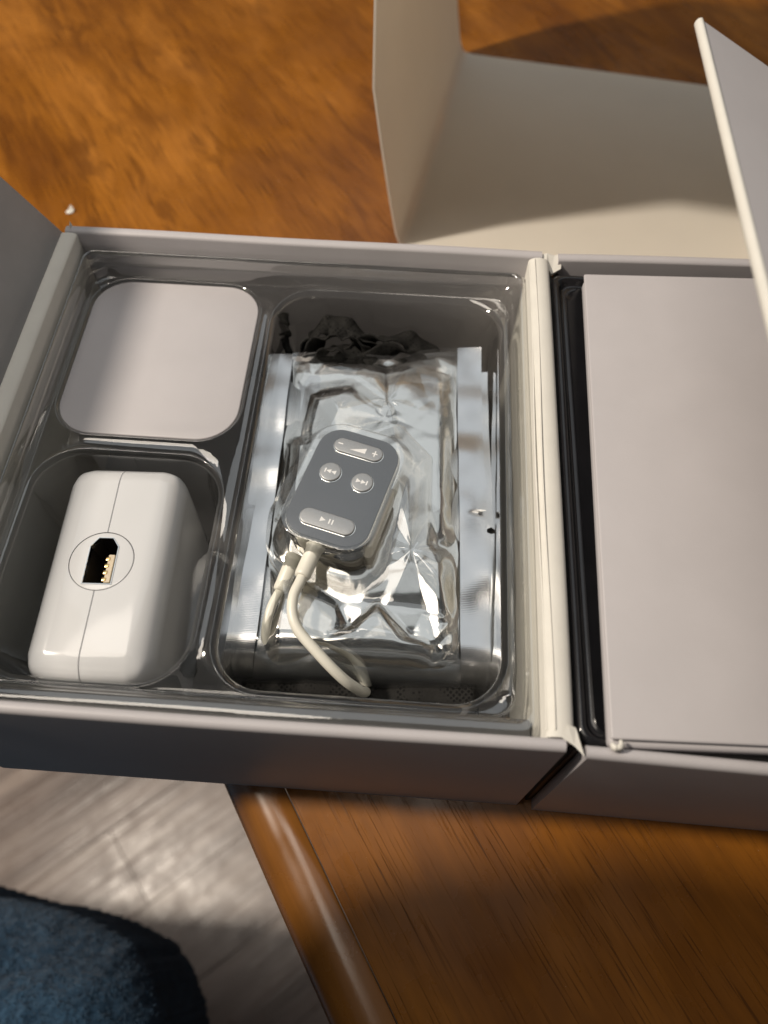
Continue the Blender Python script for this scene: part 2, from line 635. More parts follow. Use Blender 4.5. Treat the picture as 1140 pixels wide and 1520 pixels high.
# right tray, a touch askew
V_ = lambda x, y, z=0: (x, y, z)
wall_profile("front_wall", (138.9, -0.9, 0), (277, -3.4, 0), (-0.018, -1, 0), 2.6, HZ, PAPER, 1.3, 0.3, corr=.25)
wall_profile("back_wall", (277, 141.5, 0), (139.4, 136.2, 0), (-0.035, 1, 0), 3.0, HZ, PAPER, 0.9, 0.2, corr=.3)
wall_profile("side_wall", (277, 0.2, 0), (277, 137.8, 0), (1, 0, 0), 3.0, HZ, WHITE, 1.4, 0.2)
box("side_wall", 138.6, 140.2, 2.2, 132.8, 0.2, 57.0, DARKHOLE, pbox, 0.3, 1)  # black in place of shade on this inner tray wall
box("base", 140.5, 273.6, 2.4, 132.6, 0.2, 2.0, PAPER_IN, pbox, 0.2, 1)
# lids
ld = Vector((-0.51, 0, 0.860))
A0 = Vector((-0.3, 0.6, 57.6))
A1 = Vector((-0.3, 136.6, 57.6))
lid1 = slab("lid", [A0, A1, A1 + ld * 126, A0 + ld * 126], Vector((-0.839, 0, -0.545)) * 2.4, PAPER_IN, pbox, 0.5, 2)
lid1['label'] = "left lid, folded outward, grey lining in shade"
h0, h1 = Vector((276.5, 0.2, 62.2)), Vector((276.5, 136.9, 62.2))
f0, f1 = Vector((156.8, 0.0, 123.4)), Vector((156.5, 136.9, 123.2))
dn = Vector((-0.455, 0, -0.89)) * 1.9
lid2 = slab("lid", [h0, h1, f1, f0], dn, PAPER, pbox, 0.25, 2)
lid2['label'] = "right lid, half closed above the grey booklet"
sv = Vector((-0.89, 0, 0.455))
L = []
for y in np.linspace(-0.1, 137.0, 20):
    c_ = Vector((156.65, y, 123.3)) + dn * 0.5
    lp = []
    for k in range(12):
        a = 2 * math.pi * k / 12
        q = c_ + sv * (0.1 + .75 * math.cos(a)) + Vector((0.455, 0, 0.89)) * (1.06 * math.sin(a))
        lp.append(tuple(q))
    L.append(lp)
V, F = rings(L, True, True)
mesh("lid_edge", V, F, WHITE, lid2, True, angle=60)
# small torn corner of lining paper at the hinge corner
V = [(1.6, 136.9, 60.6), (2.4, 136.6, 62.6), (3.2, 136.2, 60.4), (3.4, 133.8, 59.0), (2.6, 134.2, 61.0)]
F = [(0, 1, 2), (1, 4, 3, 2)]
V, F = thicken(V, F, 0.5)
mesh("torn_corner", V, F, WHITE, pbox, False)

# ------------------------------------------------------------------ clear blister insert
bl = thing("blister_tray", "clear moulded plastic insert with three pockets filling the left tray", "tray", (67, 68, 2.1))


def blister():
    V, F = [], []
    n = 10

    def add(lp):
        s = len(V)
        V.extend(lp)
        return list(range(s, s + len(lp)))

    def bridge(a, b):
        m = len(a)
        for i in range(m):
            j = (i + 1) % m
            F.append((a[i], a[j], b[j], b[i]))

    # outer steps, from the lip against the box walls inward
    spec = [(5.0, 130.8, 3.0, 133.2, 2.2, 54.0), (5.1, 130.7, 3.1, 133.1, 2.2, 55.6), (5.6, 130.2, 3.7, 132.8, 2.4, 56.0),
            (6.0, 129.6, 5.9, 132.4, 3.0, 56.0), (6.3, 129.2, 6.6, 132.1, 3.4, 55.5), (6.45, 128.6, 7.0, 131.9, 3.6, 53.0),
            (6.6, 127.9, 7.6, 131.7, 4.0, 52.2), (6.8, 127.3, 8.3, 131.5, 4.4, 51.9), (6.9, 126.9, 8.8, 131.3, 4.6, 50.2),
            (7.0, 126.8, 9.3, 131.0, 4.8, 48.5), (7.1, 126.65, 9.65, 130.9, 5.0, 48.1)]
    prev = None
    for (x0, x1, y0, y1, r, z) in spec:
        a = add(loop(x0, x1, y0, y1, r, z, n))
        if prev:
            bridge(prev, a)
        prev = a
    outer = prev
    holes = []
    pockets = [((8.0, 57.1, 74.7, 130.1), 11.0, 46.6), ((8.0, 56.6, 10.3, 70.2), 12.5, 3.0), ((60.4, 125.9, 10.4, 129.6), 12.0, 3.0)]
    for (x0, x1, y0, y1), r, zf in pockets:
        top = 48.1
        ra = min(1.3, (top - zf) * .35)
        first = add(loop(x0 - .45, x1 + .45, y0 - .45, y1 + .45, r + .45, top, n))
        holes.append(first)
        prev = first
        for q, dz in ((.36, .16), (.22, .27), (.08, .22)):
            c_ = add(loop(x0 - q, x1 + q, y0 - q, y1 + q, r + q, top + dz, n))
            bridge(prev, c_)
            prev = c_
        for i in range(1, 5):
            a = math.pi / 2 * i / 4
            q = ra * math.sin(a)
            c_ = add(loop(x0 + q, x1 - q, y0 + q, y1 - q, r - q, top - ra * (1 - math.cos(a)), n))
            bridge(prev, c_)
            prev = c_
        dr = 0.045 * (top - zf)
        for i in range(1, 7):
            s = i / 6
            q = ra + dr * s
            z = (top - ra) * (1 - s) + (zf + 1.0) * s
            c_ = add(loop(x0 + q, x1 - q, y0 + q, y1 - q, max(r - q, 3), z, n))
            bridge(prev, c_)
            prev = c_
        for i in range(1, 4):
            a = math.pi / 2 * i / 3
            q = ra + dr + 1.0 * (1 - math.cos(a))
            c_ = add(loop(x0 + q, x1 - q, y0 + q, y1 - q, max(r - q, 2.5), zf + 1.0 - 1.0 * math.sin(a), n))
            bridge(prev, c_)
            prev = c_
        F.append(tuple(prev))
    polys = [[Vector(V[i]) for i in outer]] + [[Vector(V[i]) for i in h] for h in holes]
    idx = outer + sum(holes, [])
    for t in tessellate_polygon(polys):
        F.append(tuple(idx[i] for i in t))
    # slight waviness of thermoformed sheet
    V2 = []
    for (x, y, z) in V:
        V2.append((x, y, z + 0.12 * math.sin(x * .09 + 1) * math.sin(y * .11)))
    return V2, F


V, F = blister()
mesh("clear_shell", V, F, BLISTER, bl, True, angle=62)

# ------------------------------------------------------------------ card in the square pocket
card = thing("card", "lilac grey square card with rounded corners in the upper left pocket", "card", (33, 100, 47))
L = []
for q, z in ((0.0, 47.2), (0.0, 47.75), (0.12, 47.92), (0.3, 48.0)):
    L.append(loop(8.8 + q, 56.3 - q, 75.4 + q, 129.4 - q, 10.2 - q, z, 10))
V, F = rings(L, True, True)
mesh("paper_panel", V, F, PAPER, card, True, angle=60)

# ------------------------------------------------------------------ power adapter
ad = thing("power_adapter", "glossy white power adapter standing on edge with its port facing up", "power adapter", (33.0, 38.6, 4.2), math.radians(2.2))


def adapter_bodies():
    bm = bmesh.new()
    X, Y, Z = 14.5, 27.6, 45.4
    vs = [bm.verts.new(p) for p in ((-X, -Y, 0), (X, -Y, 0), (X, Y, 0), (-X, Y, 0), (-X, -Y, Z), (X, -Y, Z), (X, Y, Z), (-X, Y, Z))]
    for f in ((0, 3, 2, 1), (4, 5, 6, 7), (0, 1, 5, 4), (1, 2, 6, 5), (2, 3, 7, 6), (3, 0, 4, 7)):
        bm.faces.new([vs[i] for i in f])
    bmesh.ops.bevel(bm, geom=list(bm.edges), offset=6.0, segments=8, profile=0.5, affect='EDGES')
    for k in (-0.16, 0.0, 0.16):
        bmesh.ops.bisect_plane(bm, geom=list(bm.verts) + list(bm.edges) + list(bm.faces), plane_co=(-1.1 + k, 0, 0), plane_no=(1, 0, 0))
    bm.normal_update()
    for v in bm.verts:
        if abs(v.co.x + 1.1) < 0.02:
            v.co -= v.normal * 0.32
    bmesh.ops.scale(bm, vec=(S, S, S), verts=bm.verts)
    me = bpy.data.meshes.new("shell")
    bm.to_mesh(me)
    bm.free()
    return me


PXc, PYc = -1.0, 0.2                           # port centre on the top face (local)
me = adapter_bodies()
tmp = bpy.data.objects.new("shell", me)
COL.objects.link(tmp)


def cutter(V, F):
    m_ = bpy.data.meshes.new("cut")
    m_.from_pydata([(v[0] * S, v[1] * S, v[2] * S) for v in V], [], F)
    b_ = bmesh.new()
    b_.from_mesh(m_)
    bmesh.ops.recalc_face_normals(b_, faces=b_.faces)
    b_.to_mesh(m_)
    b_.free()
    o_ = bpy.data.objects.new("cut", m_)
    COL.objects.link(o_)
    return o_


def circ(r, z, n=48, cx=PXc, cy=PYc):
    return [(cx + r * math.cos(2 * math.pi * i / n), cy + r * math.sin(2 * math.pi * i / n), z) for i in range(n)]


def portloop(g, z):
    P = [(-3.05 - g, -5.6 - g), (3.05 + g, -5.6 - g), (3.05 + g, 3.6 + g * .4), (1.55 + g * .4, 5.7 + g), (-1.55 - g * .4, 5.7 + g), (-3.05 - g, 3.6 + g * .4)]
    return [(PXc + x, PYc + y, z) for x, y in P]


cuts = [cutter(*rings([circ(7.55, 44.6), circ(7.55, 47)], True, True)), cutter(*rings([portloop(0.45, 32), portloop(0.45, 47)], True, True))]
for c_ in cuts:
    md = tmp.modifiers.new("b", 'BOOLEAN')
    md.operation = 'DIFFERENCE'
    md.solver = 'EXACT'
    md.object = c_
dg = bpy.context.evaluated_depsgraph_get()
me2 = bpy.data.meshes.new_from_object(tmp.evaluated_get(dg))
for o_ in [tmp] + cuts:
    bpy.data.objects.remove(o_)
me2.materials.clear()
link("shell", me2, WPLAST, ad, True, 38)
# port ring disc with the hole left open
n_ = 48
outl = [circ(7.38, 44.7), circ(7.38, 45.28), circ(7.25, 45.42), circ(7.05, 45.46)]
V, F = rings(outl, False, False)
hole = portloop(0.42, 45.46)
hi = len(V)
V += hole
ring = [3 * n_ + i for i in range(n_)]
for t in tessellate_polygon([[Vector(V[i]) for i in ring], [Vector(p) for p in hole]]):
    idx = ring + list(range(hi, hi + 6))
    F.append(tuple(idx[i] for i in t))
mesh("port_disc", V, F, WPLAST, ad, True, True, 35)
V, F = rings([portloop(0.40, 36), portloop(0.40, 45.5), portloop(0.36, 45.62), portloop(0.16, 45.62), portloop(0.12, 45.5), portloop(0.12, 36)], False, False)
sh = mesh("port_shell", V, F, CHROME, ad, False, True)
V, F = rings([portloop(0.11, 44.2), portloop(0.05, 36.0), portloop(0.0, 35.8)], False, True)
mesh("port_cavity", V, F, DARKHOLE, ad, False, True)
tg = box("contact_block", PXc + 1.0, PXc + 2.5, PYc - 5.0, PYc + 2.2, 36, 44.4, BEIGE, ad, 0.15, 1, True)
for k in range(4):
    yy = PYc - 4.2 + k * 1.75
    box("contact", PXc + 0.55, PXc + 1.6, yy - .5, yy + .5, 37, 44.55, GOLD, tg, 0.2, 2, True)

# ------------------------------------------------------------------ mesh pouch under the bags
po = thing("drawstring_pouch", "black mesh pouch with gathered drawstring neck behind the silver bag", "pouch", (93, 66, 3.4))


def pouch(u, v):
    x = 62.2 + 61.6 * u
    y = 13.2 + 103 * v + 5 * np.sin(u * 7) * v
    e = np.minimum(np.minimum(u, 1 - u) / .06, np.minimum(v, 1 - v) / .05)
    e = np.clip(e, 0, 1)
    z = 4 + (20.5 + 3 * noise2(x, y, .05, 3)) * np.sqrt(1 - (1 - e) ** 2) + 1.4 * noise2(x, y, .16, 4) + 7 * np.clip((v - .86) / .14, 0, 1) * np.clip((.75 - u) / .3, 0, 1)
    return x, y, z


V, F = grid(90, 130, pouch)
V, F = thicken(V, F, 1.0)
body = mesh("pouch_body", V, F, MESH, po, True, angle=80)
# gathered neck: crumpled flattened folds
folds = [([(66.5, 114.5, 30), (69, 119.5, 35.5), (73, 123.8, 38.4), (79, 124.8, 39.2), (86, 122.4, 38), (92, 118.6, 34.5)], 3.6, .20, .6),
         ([(68.5, 114.0, 32), (72, 118.8, 37.0), (78, 121.0, 39.6), (84, 120.0, 38.6), (89, 116.5, 35)], 3.3, .20, 1.5),
         ([(78, 114.5, 33), (86, 120.4, 37.0), (96, 123.2, 37.0), (105, 122.6, 34.0), (113, 118.6, 29)], 3.8, .18, .9),
         ([(84, 113, 33.5), (93, 118.4, 36.4), (103, 119.4, 34.6), (112, 115, 29)], 3.4, .2, 1.8),
         ([(70, 113.5, 33.5), (74, 116.4, 36.6), (80, 117.6, 37.8), (86, 115.4, 36)], 2.6, .22, .3)]
for P, r, sq, ph in folds:
    q = spline(P, 9)
    V, F = [], []
    L = []
    m_ = len(q)
    for i in range(m_):
        t = q[min(i + 1, m_ - 1)] - q[max(i - 1, 0)]
        t = t / np.linalg.norm(t)
        a = np.cross(t, (0, 0, 1.0))
        a /= np.linalg.norm(a)
        b = np.cross(a, t)
        an = ph + .9 * math.sin(i * .16 + ph) + .25 * math.sin(i * .8)
        ca, cb = a * math.cos(an) + b * math.sin(an), b * math.cos(an) - a * math.sin(an)
        w_ = r * (.6 + .4 * math.sin(math.pi * (.1 + .9 * i / (m_ - 1))))
        lp = []
        for k in range(24):
            th = 2 * math.pi * k / 24
            # a flat woven band with a thicker selvedge on both edges
            e_ = math.cos(th)
            th_ = w_ * sq * (math.sin(th) * (.75 + .7 * abs(e_) ** 6) + .28 * math.sin(i * 1.6 + e_ * 2))
            lp.append(tuple(q[i] + ca * w_ * e_ + cb * th_))
        L.append(lp)
    V, F = rings(L, True, True)
    mesh("gathered_fold", V, F, MESH, po, True, angle=80)
V, F = tube(spline([(59.9 + 1.8, 127.6, 39), (62.2, 126.4, 38.4), (62.5, 122.0, 36.6), (63.4, 118.8, 35), (66, 115.6, 34), (70, 114.2, 33)], 8), 1.15, 10, 0.7, True, .3, .12)
mesh("drawstring", V, F, MESH, po, True, angle=80)
V, F = tube(spline([(61.4, 128.4, 39.2), (62.0, 125.2, 38.6), (63.0, 121.5, 36.8)], 8), [1.5 + .3 * math.sin(i) for i in range(17)], 10, 0.6, True, .2, .12)
mesh("drawstring", V, F, MESH, po, True, angle=80)


# ------------------------------------------------------------------ silver bags
def bag_xy(u, v, dx=0.0, dy=0.0):
    BL_, BR_, TL_, TR_ = (61.3, 20.7), (123.7, 22.1), (58.9, 113.6), (120.9, 120.9)
    x = (BL_[0] * (1 - u) + BR_[0] * u) * (1 - v) + (TL_[0] * (1 - u) + TR_[0] * u) * v + dx
    y = (BL_[1] * (1 - u) + BR_[1] * u) * (1 - v) + (TL_[1] * (1 - u) + TR_[1] * u) * v + dy
    x = x + (0.9 - 1.5 * v) * np.sin(math.pi * v) * (1 - 2 * u) * -0.6
    y = y + v ** 8 * (1.3 * np.exp(-((u - .58) / .10) ** 2) * -1 + .6 * np.sin(u * 9))
    return x, y


RC = (85.8, 64.6)
RA = math.radians(-15.5)


def rem_d(x, y):
    """signed distance to the remote's outline"""
    c_, s_ = math.cos(-RA), math.sin(-RA)
    lx = (x - RC[0]) * c_ - (y - RC[1]) * s_
    ly = (x - RC[0]) * s_ + (y - RC[1]) * c_
    qx, qy = np.abs(lx) - (11 - 6), np.abs(ly) - (16.5 - 6)
    return np.hypot(np.maximum(qx, 0), np.maximum(qy, 0)) + np.minimum(np.maximum(qx, qy), 0) - 6


APEX = [(103.8, 51, 24, 1.7, 7, .3), (94.9, 96.5, 22, 1.9, 5, 1.1), (66.2, 109, 26, 1.5, 5, 2.0), (114.6, 64.9, 16, 1.2, 5, .8),
        (114.9, 35.7, 17, 1.4, 6, .2), (66.2, 24.6, 30, 1.7, 6, .9), (114, 26.5, 16, 1.2, 5, 2.2), (76, 84, 15, 1.0, 5, .6), (92, 30, 15, 1.2, 6, 1.4)]


FOLDS = [(66.1, 105.4, 1.5), (93.6, 114.0, -0.6), (89.2, 112.7, 0.9), (99.7, 114.0, 1.0), (94.9, 96.5, 3.6), (78.3, 96.2, 4.6), (82.2, 89.5, 6.5), (106.9, 98.8, 1.6), (112.7, 111.9, 0.3), (113.2, 90.0, 1.2), (115.7, 64.9, 2.2), (103.8, 51.0, 4.6), (107.7, 78.5, 3.2), (101.2, 71.7, 7), (116.7, 35.7, 2.2), (112.3, 42.9, 3.4), (108.5, 37.7, 1.0), (111.1, 28.5, 0.4), (116.4, 23.9, 1.8), (92.7, 30.0, 4.6), (100.8, 28.6, 4.0), (84.0, 28.2, 3.2), (64.0, 18.6, 2.0), (71.7, 24.5, 2.6), (69.6, 62.2, 0.4), (73.4, 62.5, 6), (71.5, 86.9, 0.6), (77.1, 76.3, 5), (65.9, 51.1, 0.2), (70.1, 38.5, 1.0), (74.1, 37.0, 3.5), (86.2, 38.8, 0.5), (96.1, 38.6, 0.8), (89.3, 32.0, 0.2), (104.6, 30.5, 0.3), (110.2, 56.2, 1.0), (108.2, 64.0, 3.0), (64.3, 84.1, 0.6), (63.7, 98.0, 1.2), (71.4, 102.2, 0.4), (83.7, 104.3, 1.6), (98.0, 88.9, 3.0)]


def facets(x, y, seed):
    """crumpled film: flat facets meeting in sharp creases"""
    rr = np.random.default_rng(100 + seed)
    P = [(p[0], p[1]) for p in FOLDS]
    H = [p[2] + rr.normal() * .25 for p in FOLDS]
    for q in [(58, 18 + 16 * i) for i in range(7)] + [(126, 18 + 16 * i) for i in range(7)] + [(66 + 10 * i, 12) for i in range(6)] + [(64 + 10 * i, 122) for i in range(6)]:
        P.append(q)
        H.append(.3 * rr.normal())
    for q in ((-50, -50), (250, -50), (-50, 250), (250, 250)):
        P.append(q)
        H.append(0)
    vs, es, fs, _, _, _ = delaunay_2d_cdt([Vector(p) for p in P], [], [], 0, 1e-5)
    z = np.zeros_like(x)
    hh = [min(range(len(P)), key=lambda i: (P[i][0] - v.x) ** 2 + (P[i][1] - v.y) ** 2) for v in vs]
    for f in fs:
        a, b, c = (vs[i] for i in f)
        ha, hb, hc = (H[hh[i]] for i in f)
        det = (b.y - c.y) * (a.x - c.x) + (c.x - b.x) * (a.y - c.y)
        if abs(det) < 1e-9:
            continue
        l1 = ((b.y - c.y) * (x - c.x) + (c.x - b.x) * (y - c.y)) / det
        l2 = ((c.y - a.y) * (x - c.x) + (a.x - c.x) * (y - c.y)) / det
        l3 = 1 - l1 - l2
        m_ = (l1 >= -1e-6) & (l2 >= -1e-6) & (l3 >= -1e-6)
        # a little bulge in every facet so that the reflections bend
        z = np.where(m_, l1 * ha + l2 * hb + l3 * hc + .9 * (l1 * l2 + l2 * l3 + l1 * l3), z)
    for _ in range(2):
        p = np.pad(z, 1, mode='edge')
        z = (p[:-2, 1:-1] + p[2:, 1:-1] + p[1:-1, :-2] + p[1:-1, 2:] + 2 * z) / 6
    return z


def crinkle(x, y, k=1.0, seed=0):
    z = 0 * x
    for (ax, ay, R, A, m, ph) in APEX:
        d = np.hypot(x - ax, y - ay)
        th = np.arctan2(y - ay, x - ax)
        w_ = np.abs(np.sin(.5 * (th * m + ph * (1 + seed)) + .35 * np.sin(th * 2 + ph)))
        z = z + A * np.clip(1 - d / R, 0, 1) ** 1.3 * (1 - w_) * np.clip(d / 2.0, .25, 1) * 1.0
    return (z * .28 + facets(x, y, seed)) * k


def bag_sheet(kind, nx, ny, u0, u1, v0, v1, dx=0, dy=0, dz=0, notch=()):
    def fn(u, v):
        U = u0 + (u1 - u0) * u
        Vv = v0 + (v1 - v0) * v
        x, y = bag_xy(U, np.maximum(Vv, 0), dx, dy)
        zb = 36.0 + 1.6 * Vv + dz
        inn = np.clip(np.minimum((U - .105) / .10, (.895 - U) / .10), 0, 1)
        inn = inn * np.clip((Vv + .02) / .10, 0, 1) * np.clip((1.0 - Vv) / .08, .0, 1)
        inn = inn * inn * (3 - 2 * inn)
        if kind == 'back':
            z = zb - 1.2 + inn * (2.6 * np.tanh(crinkle(x, y, .95, 2) / 2.6) - .4)
        elif kind == 'film':
            d = rem_d(x, y)
            puff = 9.6 * np.exp(-np.maximum(d, 0) / 7.0)
            z = zb + inn * (np.maximum(np.maximum(puff - 1.5, .5) + .25 * crinkle(x, y, 1, 0), .9 + crinkle(x, y, 1, 0)) * np.clip(d / 3 + .6, 0, 1)) + .15
            z = np.where(d < 6, np.maximum(z, 47.78 - 1.5 * np.maximum(d - 1.0, 0)), z)
            z = np.where(d < .2, 47.78 + 0 * z, z)
        else:
            z = zb + .55 * np.sin(Vv * 9 + U * 4) + .40 * np.sin(Vv * 27 + 1) * np.sin(Vv * 7) + 1.0 * (noise2(x, y, .12, 31) - .5) - .2
        # the lower hem curls down into the pocket
        VF, RR = .085, 9.0
        ss = np.clip(VF - Vv, 0, 9) * 95.0
        th = np.minimum(ss / RR, 1.45)
        ex = np.maximum(ss - RR * 1.45, 0)
        xf, yf = bag_xy(U, np.full_like(Vv, VF), dx, dy)
        bend = Vv < VF
        rip = .9 * np.sin(U * 17 + 1) * np.clip(ss / 14, 0, 1) * (kind != 'seal') + .4 * np.sin(U * 41) * np.clip(ss / 14, 0, 1) * (kind == 'film')
        y = np.where(bend, yf - RR * np.sin(th) - ex * .1 + rip * .5, y)
        z = np.where(bend, z - RR * (1 - np.cos(th)) - ex + rip * .4, z)
        x = np.where(bend, xf + (U - .5) * 2.8 * np.clip(ss / 17, 0, 1), x)
        for (side, vn) in notch:
            m_ = np.exp(-((Vv - vn) / .0075) ** 4)
            wd = np.clip(1 - (U if side < 0 else 1 - U) / .09, 0, 1)
            x = x - side * 2.2 * m_ * wd
        return x, y, z
    return grid(nx, ny, fn)


bag2 = thing("foil_bag", "silver foil bag lying underneath, only its right edge showing past the front bag", "bag", (96, 66, 30))
V, F = bag_sheet('seal', 70, 120, 0, 1, -.11, .93, 2.0, -.4, -1.7, ((1, .40),))
V, F = thicken(V, F, .12)
mesh("foil_sheet", V, F, SEAL, bag2, True, angle=80)

bag1 = thing("foil_bag", "crinkled silver bag with a clear front holding the small grey remote", "bag", (92, 66, 34))
V, F = bag_sheet('back', 150, 230, .075, .925, -.115, 1.0, 0, 0, -.5)
mesh("foil_back", V, F, FOIL, bag1, True, angle=75)
V, F = bag_sheet('seal', 12, 240, 0, .112, -.115, 1.0, notch=((-1, .46),))
mesh("side_seal", V, F, SEAL, bag1, True, angle=75)
V, F = bag_sheet('seal', 12, 240, .888, 1.0, -.115, 1.0, notch=((1, .435),))
mesh("side_seal", V, F, SEAL, bag1, True, angle=75)
V, F = bag_sheet('film', 170, 250, .112, .888, -.105, .998)
mesh("clear_front", V, F, FILM, bag1, True, angle=75)

# ------------------------------------------------------------------ remote in the bag
rm = thing("remote_control", "small dark grey remote with four silver buttons inside the clear bag", "remote control", (RC[0], RC[1], 38.4), RA)
V, F = pill(-11, 11, -16.5, 16.5, 6.2, 2.2, 8.6, .9, 10, 5)
mesh("steel_body", V, F, CHROME, rm, True, True, 60)
V, F = pill(-9.2, 9.6, -14.2, 14.6, 5, 0.2, 2.3, .4, 8, 3)
mesh("rear_clip", V, F, CLIP, rm, True, True, 60)
V, F = pill(9.4, 12.0, -13.0, 5.0, 1.2, 0.6, 6.4, .6, 6, 3)
mesh("clip_arm", V, F, CLIP, rm, True, True, 60)
V, F = pill(-10.6, 10.6, -16.1, 16.1, 5.9, 8.3, 9.0, .22, 10, 3)
mesh("face_plate", V, F, FACE, rm, True, True, 60)


def button(x0, x1, y0, y1, r):
    V, F = pill(x0 - .28, x1 + .28, y0 - .28, y1 + .28, r + .28, 8.7, 9.16, .1, 12, 2)
    rim = mesh("button_rim", V, F, CHROME, rm, True, True, 60)
    V, F = pill(x0, x1, y0, y1, r, 8.8, 9.75, .3, 12, 4)
    return mesh("button", V, F, BUTTON, rm, True, True, 60)


def icon(par, polys, name):
    V, F = [], []
    for P in polys:
        s = len(V)
        k = len(P)
        V += [(x, y, 9.765) for x, y in P] + [(x, y, 9.70) for x, y in P]
        F.append(tuple(range(s, s + k)))
        F += [(s + i, s + k + i, s + k + (i + 1) % k, s + (i + 1) % k) for i in range(k)]
    mesh(name, V, F, PRINT, par, False, True)


def rect(cx, cy, w_, h_):
    return [(cx - w_ / 2, cy - h_ / 2), (cx + w_ / 2, cy - h_ / 2), (cx + w_ / 2, cy + h_ / 2), (cx - w_ / 2, cy + h_ / 2)]


def tri(cx, cy, s, d):
    return [(cx - d * s * .5, cy - s * .5), (cx + d * s * .5, cy), (cx - d * s * .5, cy + s * .5)]


b1 = button(-6.6, 6.4, 8.9, 13.1, 2.1)
icon(b1, [rect(-5.0, 11.2, 1.3, .36)], "minus_mark")
icon(b1, [[(-2.2, 10.2), (1.9, 10.2), (1.9, 11.8)]], "volume_mark")
icon(b1, [rect(4.3, 11.0, 1.4, .34), rect(4.3, 11.52, .34, .70), rect(4.3, 10.48, .34, .70)], "plus_mark")
b2 = button(-7.1, -1.7, -.3, 5.1, 2.68)
icon(b2, [rect(-5.75, 2.4, .34, 1.3), tri(-4.9, 2.4, 1.25, -1), tri(-3.6, 2.4, 1.25, -1)], "previous_mark")
b3 = button(1.5, 6.9, -.6, 4.8, 2.68)
icon(b3, [tri(3.2, 2.1, 1.25, 1), tri(4.5, 2.1, 1.25, 1), rect(5.35, 2.1, .34, 1.3)], "next_mark")
b4 = button(-7.0, 7.0, -13.4, -8.9, 2.2)
icon(b4, [tri(-1.1, -11.1, 1.4, 1), rect(.55, -11.1, .36, 1.35), rect(1.35, -11.1, .36, 1.35)], "play_pause_mark")
# cable
pl_a, pl_b = np.array((80.6, 50.6, 43.2)), np.array((77.9, 40.4, 44.0))
V, F = tube([pl_a + (pl_b - pl_a) * t for t in (-.12, -.02, 0.0, .04, .16, .19, .22, .9, .97, 1.0)],
            [1.5, 1.5, 2.25, 2.45, 2.45, 2.35, 2.05, 2.0, 1.9, 1.6], 24)


def rot_back(V):
    c_, s_ = math.cos(-RA), math.sin(-RA)
    return [((x - RC[0]) * c_ - (y - RC[1]) * s_, (x - RC[0]) * s_ + (y - RC[1]) * c_, z - 38.4) for x, y, z in V]


mesh("cable_plug", rot_back(V), F, WRUB, rm, True, True, 50)
q_a, q_b = np.array((74.9, 48.6, 39.0)), np.array((72.2, 39.2, 37.6))
V, F = tube([q_a + (q_b - q_a) * t for t in (-.02, 0.0, .04, .16, .19, .22, .9, .97, 1.0)],
            [1.5, 2.1, 2.3, 2.3, 2.2, 1.95, 1.9, 1.8, 1.4], 24)
mesh("cable_plug", rot_back(V), F, WRUB, rm, True, True, 50)  # modelled copy imitating the first plug's reflection in the foil
V, F = tube(spline([(72.4, 39.8, 37.8), (70.9, 36.0, 37.4), (70.1, 32.5, 36.6), (69.8, 29, 35.0), (70.2, 26.5, 33)], 8), 1.15, 14)
mesh("cable", rot_back(V), F, WRUB, rm, True, True, 70)  # this strand likewise imitates a reflection in the foil
P = spline([(78.4, 42, 44), (77.7, 39.2, 44.2), (76.6, 35.4, 44.2), (76.9, 31.0, 43.9), (78.8, 27.3, 43.2), (82.7, 23.6, 42.0),
            (86.9, 20.2, 39.8), (90.2, 18.3, 36.8), (92.6, 17.9, 33.0), (94.2, 18.4, 28.5), (95.0, 20.5, 24.0), (95.2, 24, 22)], 9)
V, F = tube(P, 1.28, 16)
mesh("cable", rot_back(V), F, WRUB, rm, True, True, 70)

# ------------------------------------------------------------------ black tray and booklet in the right half
bt = thing("plastic_tray", "glossy black plastic tray lining the right half of the box beside the white spine", "tray", (205, 68, 3))
L = []
for (q, z, r) in ((0, 4, 3), (0, 57.6, 3), (.25, 58.6, 3), (.9, 59.2, 3), (1.7, 59.2, 3), (2.3, 58.6, 3), (2.6, 57.8, 3), (3.0, 57.5, 3), (3.6, 57.6, 3.2),
                  (4.1, 57.9, 3.2), (4.6, 57.5, 3.2), (5.0, 56.6, 3.2), (9, 56.4, 3)):
    L.append(loop(137.5 + q if z > 57.2 else 140.3 + q, 273.4 - q, 2.1 + q * .62, 130.4 - q * 1.1, r, z, 7))
L[0] = loop(140.4, 273.4, 2.3, 130, 3, 4, 7)
L[1] = loop(137.5, 273.4, 2.1, 130.4, 3, 57.2, 7)
V, F = rings(L, False, True)
mesh("tray_shell", V, F, BLACKPL, bt, True, angle=60)

bk = thing("booklet", "large lilac grey paper folder lying flat on the black tray", "booklet", (205, 66, 58))


def quadslab(name, c, z0, z1, r, mat, lift=0.0):
    P = [(*c[0], z0), (*c[1], z0 + lift), (*c[2], z0 + lift), (*c[3], z0), (*c[0], z1), (*c[1], z1 + lift), (*c[2], z1 + lift), (*c[3], z1)]
    V, F = hexa(P, r, 3)
    return mesh(name, V, F, mat, bk, True)


